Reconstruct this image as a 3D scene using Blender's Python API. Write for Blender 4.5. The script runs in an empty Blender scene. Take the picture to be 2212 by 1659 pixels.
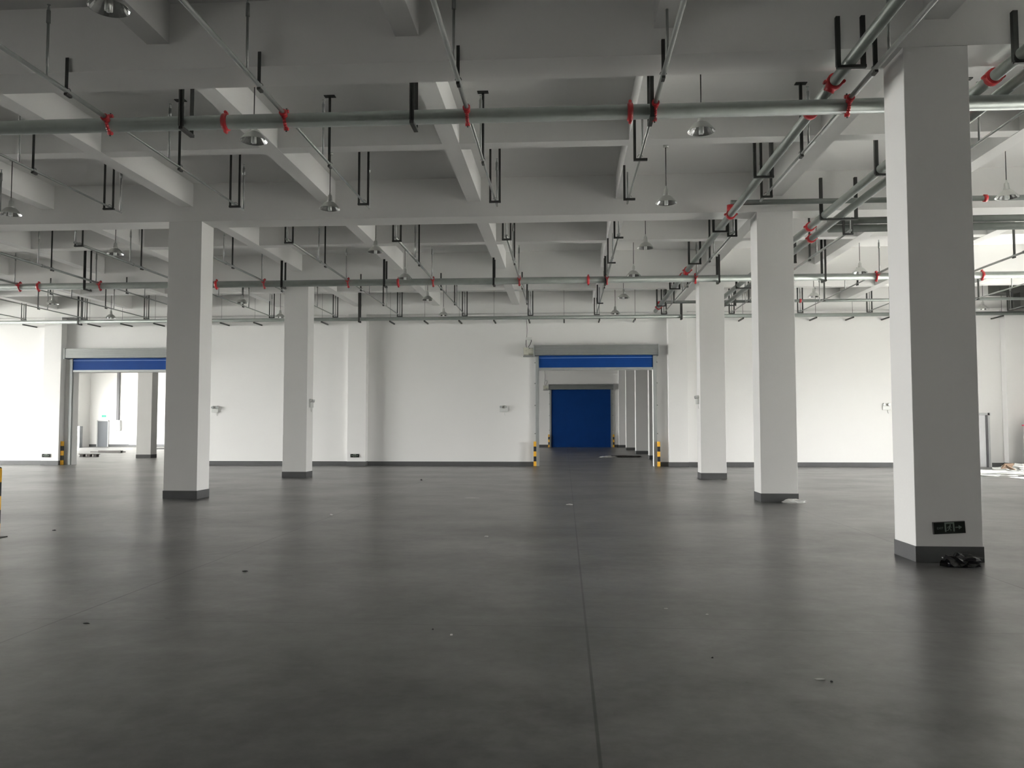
import bpy, bmesh, math, random
from mathutils import Vector, Matrix
random.seed(7)
S = bpy.context.scene
COL = S.collection

# ------------------------------------------------------------------ camera
F_PX, W_PX, H_PX = 1757.025, 2212.0, 1659.0
PITCH, YAW, ROLL = 0.0525, 0.0653, -0.0005
EYE = Vector((0, 0, 1.6))
_f0 = Vector((-math.sin(YAW), math.cos(YAW), 0)); _r0 = Vector((math.cos(YAW), math.sin(YAW), 0))
FWD = _f0 * math.cos(PITCH) + Vector((0, 0, math.sin(PITCH)))
_u0 = -_f0 * math.sin(PITCH) + Vector((0, 0, math.cos(PITCH)))
RGT = _r0 * math.cos(ROLL) + _u0 * math.sin(ROLL)
UPV = -_r0 * math.sin(ROLL) + _u0 * math.cos(ROLL)
cam_d = bpy.data.cameras.new('camera'); cam = bpy.data.objects.new('camera', cam_d); COL.objects.link(cam)
cam_d.sensor_fit = 'HORIZONTAL'; cam_d.sensor_width = 36.0; cam_d.lens = 36.0 * F_PX / W_PX
cam_d.clip_start = 0.05; cam_d.clip_end = 400
cam.matrix_world = Matrix(((RGT.x, UPV.x, -FWD.x, EYE.x), (RGT.y, UPV.y, -FWD.y, EYE.y),
                           (RGT.z, UPV.z, -FWD.z, EYE.z), (0, 0, 0, 1)))
S.camera = cam

def seen(p, m=40):
    """is a place inside the camera's frame, m pixels of margin (used to leave out repeats the photo shows nothing of)"""
    d = Vector(p) - EYE; w = d.dot(FWD)
    if w < 0.2: return False
    u = W_PX / 2 + F_PX * d.dot(RGT) / w; v = H_PX / 2 - F_PX * d.dot(UPV) / w
    return -m < u < W_PX + m and -m < v < H_PX + m

# ------------------------------------------------------------------ light and exposure
SKY = 46.0
S.view_settings.view_transform = 'Standard'; S.view_settings.look = 'None'
S.view_settings.gamma = 1.0; S.view_settings.exposure = 0.0; S.view_settings.use_curve_mapping = False
wd = bpy.data.worlds.new('overcast_sky'); S.world = wd; wd.use_nodes = True
nt = wd.node_tree; nt.nodes.clear()
wo = nt.nodes.new('ShaderNodeOutputWorld'); wb = nt.nodes.new('ShaderNodeBackground')
wb.inputs['Color'].default_value = (1.0, 0.995, 0.97, 1); wb.inputs['Strength'].default_value = SKY
nt.links.new(wb.outputs[0], wo.inputs[0])

# openings of the outer walls: (y0, y1, z0, z1)
XL_WALL, XR_WALL = -38.6, 18.12
OPEN_RIGHT = [(10.6, 13.4, 0.0, 3.7), (21.0, 25.8, 0.0, 3.7)]  # nearer one added to brighten the beam sides and right floor
OPEN_FRONT_FILL = [(-16.4, -14.0, 0.0, 3.0)]                     # (x0, x1, z0, z1), unseen behind the camera, added as front fill
OPEN_LEFT = [(15.6, 32.2, 0.0, 6.0), (36.5, 45.5, 0.0, 5.2), (49.0, 60.0, 0.0, 5.2)]
def portal(x, o, sgn):
    y0, y1, z0, z1 = o
    l = bpy.data.lights.new('opening_portal', 'AREA'); ob = bpy.data.objects.new('opening_portal', l); COL.objects.link(ob)
    l.shape = 'RECTANGLE'; l.size = y1 - y0; l.size_y = z1 - z0; l.cycles.is_portal = True
    ob.location = (x, (y0 + y1) / 2, (z0 + z1) / 2)
    zax = Vector((-sgn, 0, 0)); xax = Vector((0, 1, 0)); yax = zax.cross(xax)   # light shines along -Z of its frame
    ob.matrix_world = Matrix(((xax.x, yax.x, zax.x, x), (xax.y, yax.y, zax.y, (y0 + y1) / 2), (xax.z, yax.z, zax.z, (z0 + z1) / 2), (0, 0, 0, 1)))
for o in OPEN_RIGHT: portal(XR_WALL + 0.36, o, -1)
l = bpy.data.lights.new('opening_portal', 'AREA'); ob = bpy.data.objects.new('opening_portal', l); COL.objects.link(ob)  # portal of the unseen front opening added for fill
l.shape = 'RECTANGLE'; l.size = 2.4; l.size_y = 3.0; l.cycles.is_portal = True
ob.matrix_world = Matrix(((-1, 0, 0, -15.2), (0, 0, -1, -14.31), (0, -1, 0, 1.5), (0, 0, 0, 1)))
sl = bpy.data.lights.new('sun', 'SUN'); so = bpy.data.objects.new('sun', sl); COL.objects.link(so)
sl.energy = 320.0; sl.angle = math.radians(2.0); sl.color = (1.0, 0.985, 0.95)
so.rotation_euler = Vector((0.75, -0.20, 0.63)).to_track_quat('Z', 'Y').to_euler()
for o in OPEN_LEFT: portal(XL_WALL - 0.36, o, 1)

# ------------------------------------------------------------------ materials
def new_mat(name):
    m = bpy.data.materials.new(name); m.use_nodes = True
    b = m.node_tree.nodes['Principled BSDF']; return m, m.node_tree, b
def mat(name, col, rough=0.6, metal=0.0, var=0.06, scale=3.0, bump=0.0, bscale=60.0, spec=0.5):
    m, t, b = new_mat(name)
    b.inputs['Roughness'].default_value = rough; b.inputs['Metallic'].default_value = metal
    b.inputs['Specular IOR Level'].default_value = spec
    tc = t.nodes.new('ShaderNodeTexCoord'); n = t.nodes.new('ShaderNodeTexNoise')
    n.inputs['Scale'].default_value = scale; n.inputs['Detail'].default_value = 5
    t.links.new(tc.outputs['Object'], n.inputs['Vector'])
    mx = t.nodes.new('ShaderNodeMix'); mx.data_type = 'RGBA'
    mx.inputs['A'].default_value = tuple(c * (1 - var) for c in col) + (1,)
    mx.inputs['B'].default_value = tuple(min(1, c * (1 + var)) for c in col) + (1,)
    t.links.new(n.outputs['Fac'], mx.inputs['Factor']); t.links.new(mx.outputs['Result'], b.inputs['Base Color'])
    if bump:
        n2 = t.nodes.new('ShaderNodeTexNoise'); n2.inputs['Scale'].default_value = bscale
        t.links.new(tc.outputs['Object'], n2.inputs['Vector'])
        bp = t.nodes.new('ShaderNodeBump'); bp.inputs['Strength'].default_value = bump; bp.inputs['Distance'].default_value = 0.01
        t.links.new(n2.outputs['Fac'], bp.inputs['Height']); t.links.new(bp.outputs['Normal'], b.inputs['Normal'])
    return m
M = dict(
    wall=mat('white_wall_paint', (0.79, 0.785, 0.77), 0.85, var=0.02, scale=0.8, bump=0.15, bscale=25, spec=0.2),
    ceil=mat('ceiling_slab_paint', (0.76, 0.755, 0.74), 0.9, var=0.03, scale=0.9, bump=0.15, bscale=25, spec=0.15),
    beam=mat('beam_paint', (0.79, 0.785, 0.77), 0.9, var=0.03, scale=0.9, bump=0.15, bscale=25, spec=0.15),
    column=mat('column_paint', (0.77, 0.765, 0.75), 0.85, var=0.025, scale=1.5, bump=0.15, bscale=25, spec=0.2),
    skirt=mat('dark_grey_skirting_paint', (0.075, 0.077, 0.078), 0.6, var=0.12, scale=5, bump=0.2),
    galv=mat('galvanised_pipe', (0.22, 0.24, 0.225), 0.50, 0.45, var=0.12, scale=7),
    galv_thin=mat('galvanised_branch_pipe', (0.24, 0.25, 0.24), 0.45, 0.35, var=0.12, scale=9),
    red=mat('red_coupling_paint', (0.42, 0.025, 0.03), 0.35, var=0.15, scale=20),
    iron=mat('black_angle_iron', (0.020, 0.021, 0.019), 0.55, 0.1, var=0.25, scale=15),
    bolt=mat('dark_bolts', (0.05, 0.05, 0.05), 0.5, 0.5),
    alu=mat('polished_reflector', (0.80, 0.81, 0.80), 0.10, 1.0, var=0.04, scale=10),
    alu_out=mat('brushed_reflector_outside', (0.50, 0.51, 0.49), 0.33, 0.85, var=0.06, scale=10),
    cable=mat('black_cable', (0.015, 0.015, 0.015), 0.6),
    tube=mat('white_lamp_tube', (0.85, 0.87, 0.85), 0.35),
    plastic=mat('white_plastic', (0.62, 0.63, 0.61), 0.4),
    lens=mat('clear_lamp_lens', (0.45, 0.47, 0.46), 0.15, 0.2),
    blue=mat('blue_shutter_slats', (0.002, 0.036, 0.175), 0.55, var=0.12, scale=2.0, spec=0.15),
    bluebar=mat('pale_slat_edge', (0.25, 0.35, 0.60), 0.35),
    steel=mat('galvanised_sheet', (0.24, 0.25, 0.245), 0.42, 0.45, var=0.10, scale=2.5),  # toned darker to put the housing's shade into the colour
    railm=mat('guide_rail_steel', (0.34, 0.36, 0.355), 0.45, 0.4, var=0.06),
    motor=mat('beige_motor_housing', (0.52, 0.52, 0.44), 0.5),
    yellow=mat('hazard_yellow', (0.80, 0.42, 0.03), 0.5),
    black=mat('hazard_black', (0.02, 0.02, 0.02), 0.5),
    signblk=mat('exit_sign_face', (0.010, 0.013, 0.010), 0.7, var=0.2, spec=0.2),
    signmark=mat('exit_sign_marks', (0.16, 0.20, 0.17), 0.5),
    signrim=mat('exit_sign_frame', (0.16, 0.15, 0.15), 0.4, 0.3),
    green=mat('green_exit_sign', (0.05, 0.55, 0.30), 0.4),
    doorm=mat('grey_door_leaf', (0.10, 0.11, 0.12), 0.45, var=0.04),
    doorw=mat('pale_door_leaf', (0.70, 0.71, 0.72), 0.45, var=0.04),
    greybox=mat('light_grey_cabinet', (0.42, 0.43, 0.43), 0.45),
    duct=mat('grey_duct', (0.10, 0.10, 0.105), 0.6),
    darkduct=mat('dark_duct_metal', (0.035, 0.037, 0.033), 0.6),
    bag=mat('black_plastic_bag', (0.006, 0.006, 0.008), 0.18, var=0.3, bump=0.3, bscale=30),
    paper=mat('white_scrap_plastic', (0.75, 0.75, 0.73), 0.5),
    brown=mat('brown_cardboard', (0.13, 0.085, 0.055), 0.8, var=0.2),
    darkbit=mat('dark_grit', (0.02, 0.02, 0.02), 0.7),
    timber=mat('dark_timber', (0.06, 0.055, 0.05), 0.7, var=0.2),
    pink=mat('faded_red_paint', (0.65, 0.05, 0.12), 0.4),
    tarmac=mat('dark_tarmac', (0.06, 0.06, 0.06), 0.9, var=0.1),
    asphalt=mat('outside_paving', (0.36, 0.36, 0.34), 0.9, var=0.1),
)

def floor_material():
    m, t, b = new_mat('worn_concrete_floor'); N = t.nodes.new; L = t.links.new
    tc = N('ShaderNodeTexCoord'); P = tc.outputs['Object']
    sep = N('ShaderNodeSeparateXYZ'); L(P, sep.inputs[0])
    def noise(scale, detail=5, vec=None, rough=0.55, stretch=None, dist=0.0):
        n = N('ShaderNodeTexNoise'); n.inputs['Scale'].default_value = scale; n.inputs['Detail'].default_value = detail
        n.inputs['Roughness'].default_value = rough; n.inputs['Distortion'].default_value = dist
        src = P
        if stretch:
            mp = N('ShaderNodeMapping'); mp.inputs['Scale'].default_value = stretch[:3]
            mp.inputs['Rotation'].default_value = (0, 0, stretch[3]); L(P, mp.inputs[0]); src = mp.outputs[0]
        L(src, n.inputs['Vector']); return n.outputs['Fac']
    def ramp(f, a, b_, va=0.0, vb=1.0):
        r = N('ShaderNodeMapRange'); r.inputs['From Min'].default_value = a; r.inputs['From Max'].default_value = b_
        r.inputs['To Min'].default_value = va; r.inputs['To Max'].default_value = vb; L(f, r.inputs['Value']); return r.outputs['Result']
    def mul(a, b_):
        x = N('ShaderNodeMath'); x.operation = 'MULTIPLY'; L(a, x.inputs[0])
        if isinstance(b_, float): x.inputs[1].default_value = b_
        else: L(b_, x.inputs[1])
        return x.outputs[0]
    def op(o, a, b_=None):
        x = N('ShaderNodeMath'); x.operation = o
        if isinstance(a, float): x.inputs[0].default_value = a
        else: L(a, x.inputs[0])
        if b_ is not None:
            if isinstance(b_, float): x.inputs[1].default_value = b_
            else: L(b_, x.inputs[1])
        return x.outputs[0]
    big = ramp(noise(0.16, 4), 0.36, 0.64, 0.80, 1.14)
    mid = ramp(noise(0.9, 7, dist=0.25, rough=0.65), 0.38, 0.62, 0.74, 1.16)
    streak = ramp(noise(0.55, 6, stretch=(0.7, 1.25, 1, 0.5), dist=0.3), 0.38, 0.62, 0.78, 1.08)
    fine = ramp(noise(7.0, 5, rough=0.65), 0.36, 0.64, 0.84, 1.10)
    tone = mul(mul(big, mid), mul(streak, fine))
    # scuffed spots
    spots = ramp(noise(5.0, 3, rough=0.4), 0.20, 0.27, 0.55, 1.0); tone = mul(tone, spots)
    # one oily stain in mid floor
    dx = op('SUBTRACT', sep.outputs['X'], -0.75); dy = op('SUBTRACT', sep.outputs['Y'], 12.5)
    d = op('SQRT', op('ADD', op('MULTIPLY', dx, dx), op('MULTIPLY', dy, dy)))
    wob = op('ADD', d, mul(noise(1.6, 4), 1.0)); tone = mul(tone, ramp(wob, 0.7, 1.55, 0.62, 1.0))
    # broad darker patch on the left side
    dx2 = op('MULTIPLY', op('SUBTRACT', sep.outputs['X'], -8.0), 0.45); dy2 = op('SUBTRACT', sep.outputs['Y'], 10.6)
    d2 = op('SQRT', op('ADD', op('MULTIPLY', dx2, dx2), op('MULTIPLY', dy2, dy2)))
    wob2 = op('ADD', d2, mul(noise(1.1, 5), 1.6)); tone = mul(tone, ramp(wob2, 0.9, 2.0, 0.60, 1.0))
    # saw cut joints
    def joint(axis, origin, spacing, w, depth):
        s = op('DIVIDE', op('SUBTRACT', sep.outputs[axis], origin), spacing)
        fr = op('FRACT', op('ADD', s, 100.5)); dist_ = op('MULTIPLY', op('ABSOLUTE', op('SUBTRACT', fr, 0.5)), spacing)
        return ramp(dist_, w * 0.5, w, depth, 1.0)
    j = mul(joint('X', 0.16, 4.35, 0.012, 0.22), joint('Y', 6.62, 7.637, 0.012, 0.55))
    tone = mul(tone, j)
    cm = N('ShaderNodeMix'); cm.data_type = 'RGBA'
    cm.inputs['A'].default_value = (0.122, 0.126, 0.119, 1); cm.inputs['B'].default_value = (0.140, 0.135, 0.132, 1)
    L(noise(0.35, 3), cm.inputs['Factor'])
    cc = N('ShaderNodeMix'); cc.data_type = 'RGBA'; cc.blend_type = 'MULTIPLY'; cc.inputs['Factor'].default_value = 1.0
    comb = N('ShaderNodeCombineColor')
    for i in range(3): L(tone, comb.inputs[i])
    L(cm.outputs['Result'], cc.inputs['A']); L(comb.outputs[0], cc.inputs['B']); L(cc.outputs['Result'], b.inputs['Base Color'])
    polish = ramp(noise(0.45, 5, stretch=(0.7, 1.2, 1, 0.3), dist=0.2), 0.30, 0.70, 0.285, 0.335)
    L(polish, b.inputs['Roughness'])
    wet = mul(ramp(noise(0.42, 6, stretch=(0.8, 1.1, 1, 0.3), dist=0.3, rough=0.6), 0.42, 0.60, 0.34, 0.78), ramp(noise(2.5, 5, rough=0.6), 0.40, 0.60, 0.82, 1.12)); L(wet, b.inputs['Specular IOR Level'])
    bp = N('ShaderNodeBump'); bp.inputs['Strength'].default_value = 0.10; bp.inputs['Distance'].default_value = 0.006
    L(noise(1.3, 2), bp.inputs['Height']); L(bp.outputs['Normal'], b.inputs['Normal'])
    return m
M['floor'] = floor_material()
def striped(name, band, first):
    m, t, b = new_mat(name); b.inputs['Roughness'].default_value = 0.5
    tc = t.nodes.new('ShaderNodeTexCoord'); sp = t.nodes.new('ShaderNodeSeparateXYZ'); t.links.new(tc.outputs['Object'], sp.inputs[0])
    q = t.nodes.new('ShaderNodeMath'); q.operation = 'DIVIDE'; q.inputs[1].default_value = band * 2; t.links.new(sp.outputs['Z'], q.inputs[0])
    fr = t.nodes.new('ShaderNodeMath'); fr.operation = 'FRACT'; t.links.new(q.outputs[0], fr.inputs[0])
    gt = t.nodes.new('ShaderNodeMath'); gt.operation = 'GREATER_THAN'; gt.inputs[1].default_value = 0.5; t.links.new(fr.outputs[0], gt.inputs[0])
    mx = t.nodes.new('ShaderNodeMix'); mx.data_type = 'RGBA'; mx.inputs['A'].default_value = first + (1,); mx.inputs['B'].default_value = (0.02, 0.02, 0.02, 1)
    t.links.new(gt.outputs[0], mx.inputs['Factor']); t.links.new(mx.outputs['Result'], b.inputs['Base Color']); return m
M['stripes'] = striped('yellow_black_stripes', 0.2, (0.80, 0.42, 0.03)); M['stripes_small'] = striped('orange_black_stripes', 0.22, (0.70, 0.30, 0.05))

# ------------------------------------------------------------------ mesh helpers
class MB:
    def __init__(s): s.bm = bmesh.new()
    def box(s, x0, x1, y0, y1, z0, z1, rot=None, piv=None):
        vs = [s.bm.verts.new((x, y, z)) for x in (x0, x1) for y in (y0, y1) for z in (z0, z1)]
        for f in ((0, 1, 3, 2), (4, 6, 7, 5), (0, 4, 5, 1), (2, 3, 7, 6), (0, 2, 6, 4), (1, 5, 7, 3)):
            s.bm.faces.new([vs[i] for i in f])
        if rot is not None:
            c = Vector(piv) if piv is not None else Vector(((x0 + x1) / 2, (y0 + y1) / 2, (z0 + z1) / 2))
            for v in vs: v.co = c + rot @ (v.co - c)
        return s
    def cyl(s, p0, p1, r, seg=12, r2=None, cap=True):
        p0, p1 = Vector(p0), Vector(p1); r2 = r if r2 is None else r2
        ax = (p1 - p0).normalized(); a = ax.orthogonal().normalized(); b = ax.cross(a)
        A = [s.bm.verts.new(p0 + (a * math.cos(2 * math.pi * i / seg) + b * math.sin(2 * math.pi * i / seg)) * r) for i in range(seg)]
        B = [s.bm.verts.new(p1 + (a * math.cos(2 * math.pi * i / seg) + b * math.sin(2 * math.pi * i / seg)) * r2) for i in range(seg)]
        for i in range(seg):
            f = s.bm.faces.new((A[i], A[(i + 1) % seg], B[(i + 1) % seg], B[i])); f.smooth = True
        if cap: s.bm.faces.new(list(reversed(A))); s.bm.faces.new(B)
        return s
    def lathe(s, prof, c=(0, 0, 0), seg=24, smooth=True):
        rings = []
        for r, z in prof:
            rings.append([s.bm.verts.new((c[0] + r * math.cos(2 * math.pi * i / seg), c[1] + r * math.sin(2 * math.pi * i / seg), c[2] + z)) for i in range(seg)])
        for A, B in zip(rings, rings[1:]):
            for i in range(seg):
                f = s.bm.faces.new((A[i], A[(i + 1) % seg], B[(i + 1) % seg], B[i])); f.smooth = smooth
        return s
    def path(s, pts, r, seg=6):
        for a, b in zip(pts, pts[1:]): s.cyl(a, b, r, seg)
        return s
    def poly(s, pts2, y0, y1):
        """a flat outline in X-Z given a thickness in Y"""
        A = [s.bm.verts.new((x, y0, z)) for x, z in pts2]; B = [s.bm.verts.new((x, y1, z)) for x, z in pts2]
        s.bm.faces.new(A); s.bm.faces.new(list(reversed(B)))
        n = len(A)
        for i in range(n): s.bm.faces.new((A[i], B[i], B[(i + 1) % n], A[(i + 1) % n]))
        return s
    def build(s, name, m, parent=None, loc=(0, 0, 0), bevel=0.0, rot=None):
        bmesh.ops.recalc_face_normals(s.bm, faces=s.bm.faces)
        me = bpy.data.meshes.new(name); s.bm.to_mesh(me); s.bm.free(); me.materials.append(m)
        o = bpy.data.objects.new(name, me); COL.objects.link(o); o.location = loc
        if rot is not None: o.rotation_euler = rot
        if parent is not None: o.parent = parent
        if bevel:
            md = o.modifiers.new('bevel', 'BEVEL'); md.width = bevel; md.segments = 2; md.limit_method = 'ANGLE'
        return o
def tag(o, label=None, cat=None, group=None, kind=None):
    if label: o['label'] = label
    if cat: o['category'] = cat
    if group: o['group'] = group
    if kind: o['kind'] = kind
    return o
def empty(name, loc, label, cat, group=None, rotz=0.0):
    o = bpy.data.objects.new(name, None); COL.objects.link(o); o.location = loc; o.rotation_euler = (0, 0, rotz); o.empty_display_size = 0.1
    return tag(o, label, cat, group)
_kids = {}
def copy_tree(o, loc=None, parent=None):
    c = o.copy(); COL.objects.link(c)
    if parent is not None: c.parent = parent
    if loc is not None: c.location = loc
    for ch in [x for x in list(o.children)]: copy_tree(ch, None, c)
    return c
def nth(n): return ['first', 'second', 'third', 'fourth', 'fifth', 'sixth', 'seventh', 'eighth', 'ninth', 'tenth', 'eleventh', 'twelfth'][n]

# ------------------------------------------------------------------ grid of the building
ROWS = [10.01 + 7.637 * k for k in range(-3, 8)]          # front faces of the pillar rows
CD, CW = 0.617, 0.768                                      # pillar depth and width
COLX = [4.138 + 13.07 * k for k in range(-3, 2)]           # left faces of the pillar lines
HB, HL, HS = 6.234, 6.57, 7.10                             # underside of row beams, of joist beams, of the slab
D1, D1B = 33.285, 33.655                                   # dividing wall, front and back face
D2 = 63.85                                                 # far wall of the second hall
YF = -14.0                                                 # wall behind the camera
DOORH = 3.92; DX0, DX1 = -1.08, 3.57; LX0, LX1 = -20.88, -16.23

def struct(name, mb, m, parent=None, label=None, **k):
    o = mb.build(name, m, parent, **k)
    if parent is None: o['kind'] = 'structure'
    return o
f = MB(); f.box(XL_WALL - 0.36, XR_WALL + 0.36, YF - 0.3, D2 + 0.4, -0.2, 0.0); struct('floor', f, M['floor'])
g = MB()
g.box(-110, XL_WALL - 0.37, -60, 110, -0.25, -0.05); g.box(XR_WALL + 0.37, 90, -60, 110, -0.25, -0.05)
struct('ground', g, M['asphalt'])
g = MB(); g.box(XL_WALL - 0.36, XR_WALL + 0.36, -60, YF - 0.31, -0.25, -0.05); struct('ground', g, M['tarmac'])  # unseen ground kept dark so less fill light bounces upwards
c = MB(); c.box(XL_WALL - 0.36, XR_WALL + 0.36, YF - 0.3, D2 + 0.4, HS, HS + 0.2); ceiling = struct('ceiling', c, M['ceil'])
for y in ROWS:
    if y < D1 + 0.1 or True:
        y1 = y + CD if abs(y - ROWS[6]) > 0.1 else D1 + 0.02
        if abs(y - ROWS[10]) < 0.1: y1 = D2 + 0.02
        MB().box(XL_WALL, XR_WALL, y, y1, HB, HS + 0.03).build('row_beam', M['beam'], ceiling)
    ys = y + CD / 2 + 7.637 / 2
    if ys < D1: MB().box(XL_WALL + 0.01, XR_WALL - 0.01, ys - 0.15, ys + 0.15, HL + 0.006, HS + 0.03).build('cross_joist', M['beam'], ceiling)
BEAMX = [4.54 + 3.2675 * k for k in range(-13, 5)]
for x in BEAMX: MB().box(x - 0.15, x + 0.15, YF + 0.01, D1 - 0.01, HL, HS + 0.03).build('long_joist', M['beam'], ceiling)

# dividing wall with two shutter openings
w = MB()
for a, b in ((XL_WALL, LX0), (LX1, DX0), (DX1, XR_WALL)): w.box(a, b, D1, D1B, 0, DOORH)
w.box(XL_WALL, XR_WALL, D1, D1B, DOORH, HS); struct('wall_back', w, M['wall'])
w = MB(); w.box(XL_WALL, XR_WALL, D2, D2 + 0.3, 0, HS)
struct('wall_far', w, M['wall'])
w = MB(); w.box(XL_WALL, -16.4, YF - 0.3, YF, 0, HS); w.box(-14.0, XR_WALL, YF - 0.3, YF, 0, HS); w.box(-16.4, -14.0, YF - 0.3, YF, 3.0, HS); struct('wall_front', w, M['wall'])  # gap is the opening added for front fill
def side_wall(name, x0, x1, openings):
    w = MB(); y = YF
    for (a, b, z0, z1) in openings:
        w.box(x0, x1, y, a, 0, HS); w.box(x0, x1, a, b, z1, HS)
        if z0 > 0: w.box(x0, x1, a, b, 0, z0)
        y = b
    w.box(x0, x1, y, D2 + 0.3, 0, HS); struct(name, w, M['wall'])
side_wall('wall_left', XL_WALL - 0.36, XL_WALL, OPEN_LEFT)
side_wall('wall_right', XR_WALL, XR_WALL + 0.36, OPEN_RIGHT)

# skirting of the dividing wall, going round the wall pillars
PIL = [(x, ROWS[6]) for x in COLX]
sk = MB(); t_ = 0.014
def sk_run(a, b, y): sk.box(a, b, y - t_, y, 0, 0.175)
cuts = sorted([(x, x + CW) for x in COLX if x < XR_WALL - 0.5])
for a, b in ((XL_WALL, LX0 - 0.35), (LX1 + 0.35, DX0 - 0.12), (DX1 + 0.12, 15.6), (16.75, XR_WALL)):
    x = a
    for p, q in cuts:
        if q > a and p < b:
            if p > x: sk_run(x, p, D1)
            x = max(x, q)
    if x < b: sk_run(x, b, D1)
struct('baseboard_back', sk, M['skirt'])
s2 = MB(); s2.box(XL_WALL, -37.95, D2 - t_, D2, 0, 0.2); s2.box(-36.95, -1.3, D2 - t_, D2, 0, 0.2); s2.box(3.8, XR_WALL, D2 - t_, D2, 0, 0.2)
struct('baseboard_far', s2, M['skirt'])

# ------------------------------------------------------------------ pillars
def pillar(x, y, label, depth=CD, group='square concrete pillars', name='concrete_pillar'):
    r = empty(name, (x + CW / 2, y + depth / 2, 0), label, 'pillar', group)
    MB().box(-CW / 2, CW / 2, -depth / 2, depth / 2, 0.0, HB - 0.002).build('shaft', M['column'], r, bevel=0.006)
    e = 0.008
    k = MB(); h = 0.185
    k.box(-CW / 2 - e, CW / 2 + e, -depth / 2 - e, -depth / 2, 0.001, h); k.box(-CW / 2 - e, -CW / 2, -depth / 2, depth / 2, 0.001, h)
    k.box(CW / 2, CW / 2 + e, -depth / 2, depth / 2, 0.001, h)
    if depth == CD: k.box(-CW / 2 - e, CW / 2 + e, depth / 2, depth / 2 + e, 0.001, h)
    k.build('skirting', M['skirt'], r)
    return r
pillar(COLX[3], ROWS[3], 'nearest white square pillar, with the tilted exit sign near its foot')
pillar(COLX[3], ROWS[4], 'white square pillar with white plastic litter at its foot')
pillar(COLX[3], ROWS[5], 'white square pillar closest to the central shutter doorway, on its right')
pillar(COLX[2], ROWS[4], 'white square pillar standing in front of the left shutter doorway')
pillar(COLX[2], ROWS[5], 'smaller white square pillar between the left doorway and the wall pillar')
pillar(COLX[1], ROWS[7], 'grey shaded pillar in the bright second hall, seen through the left doorway')
pillar(COLX[3], ROWS[7], 'pillar of the second hall just inside the right jamb of the central doorway')
pillar(COLX[3], ROWS[8], 'shaded pillar of the second hall, second one behind the central doorway')
pillar(COLX[3], ROWS[9], 'pillar of the second hall next to the closed blue shutter')
pd = D1 - ROWS[6]
for x, lab in zip(COLX[1:], ('half pillar on the back wall left of the left shutter door, with a low exit sign',
                             'half pillar in mid back wall with a low black exit sign',
                             'half pillar on the back wall right of the central shutter door',
                             'half pillar in the far right corner beside the pale door')):
    pillar(x, ROWS[6], lab, depth=pd, group='half pillars of the back wall', name='wall_pillar')
pillar(COLX[3], ROWS[10], 'half pillar on the far wall right of the closed blue shutter', depth=D2 - ROWS[10], name='wall_pillar', group='half pillars of the far wall')
pillar(COLX[0], ROWS[10], 'slim half pillar on the far wall of the overexposed hall', depth=D2 - ROWS[10], name='wall_pillar', group='half pillars of the far wall')

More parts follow.
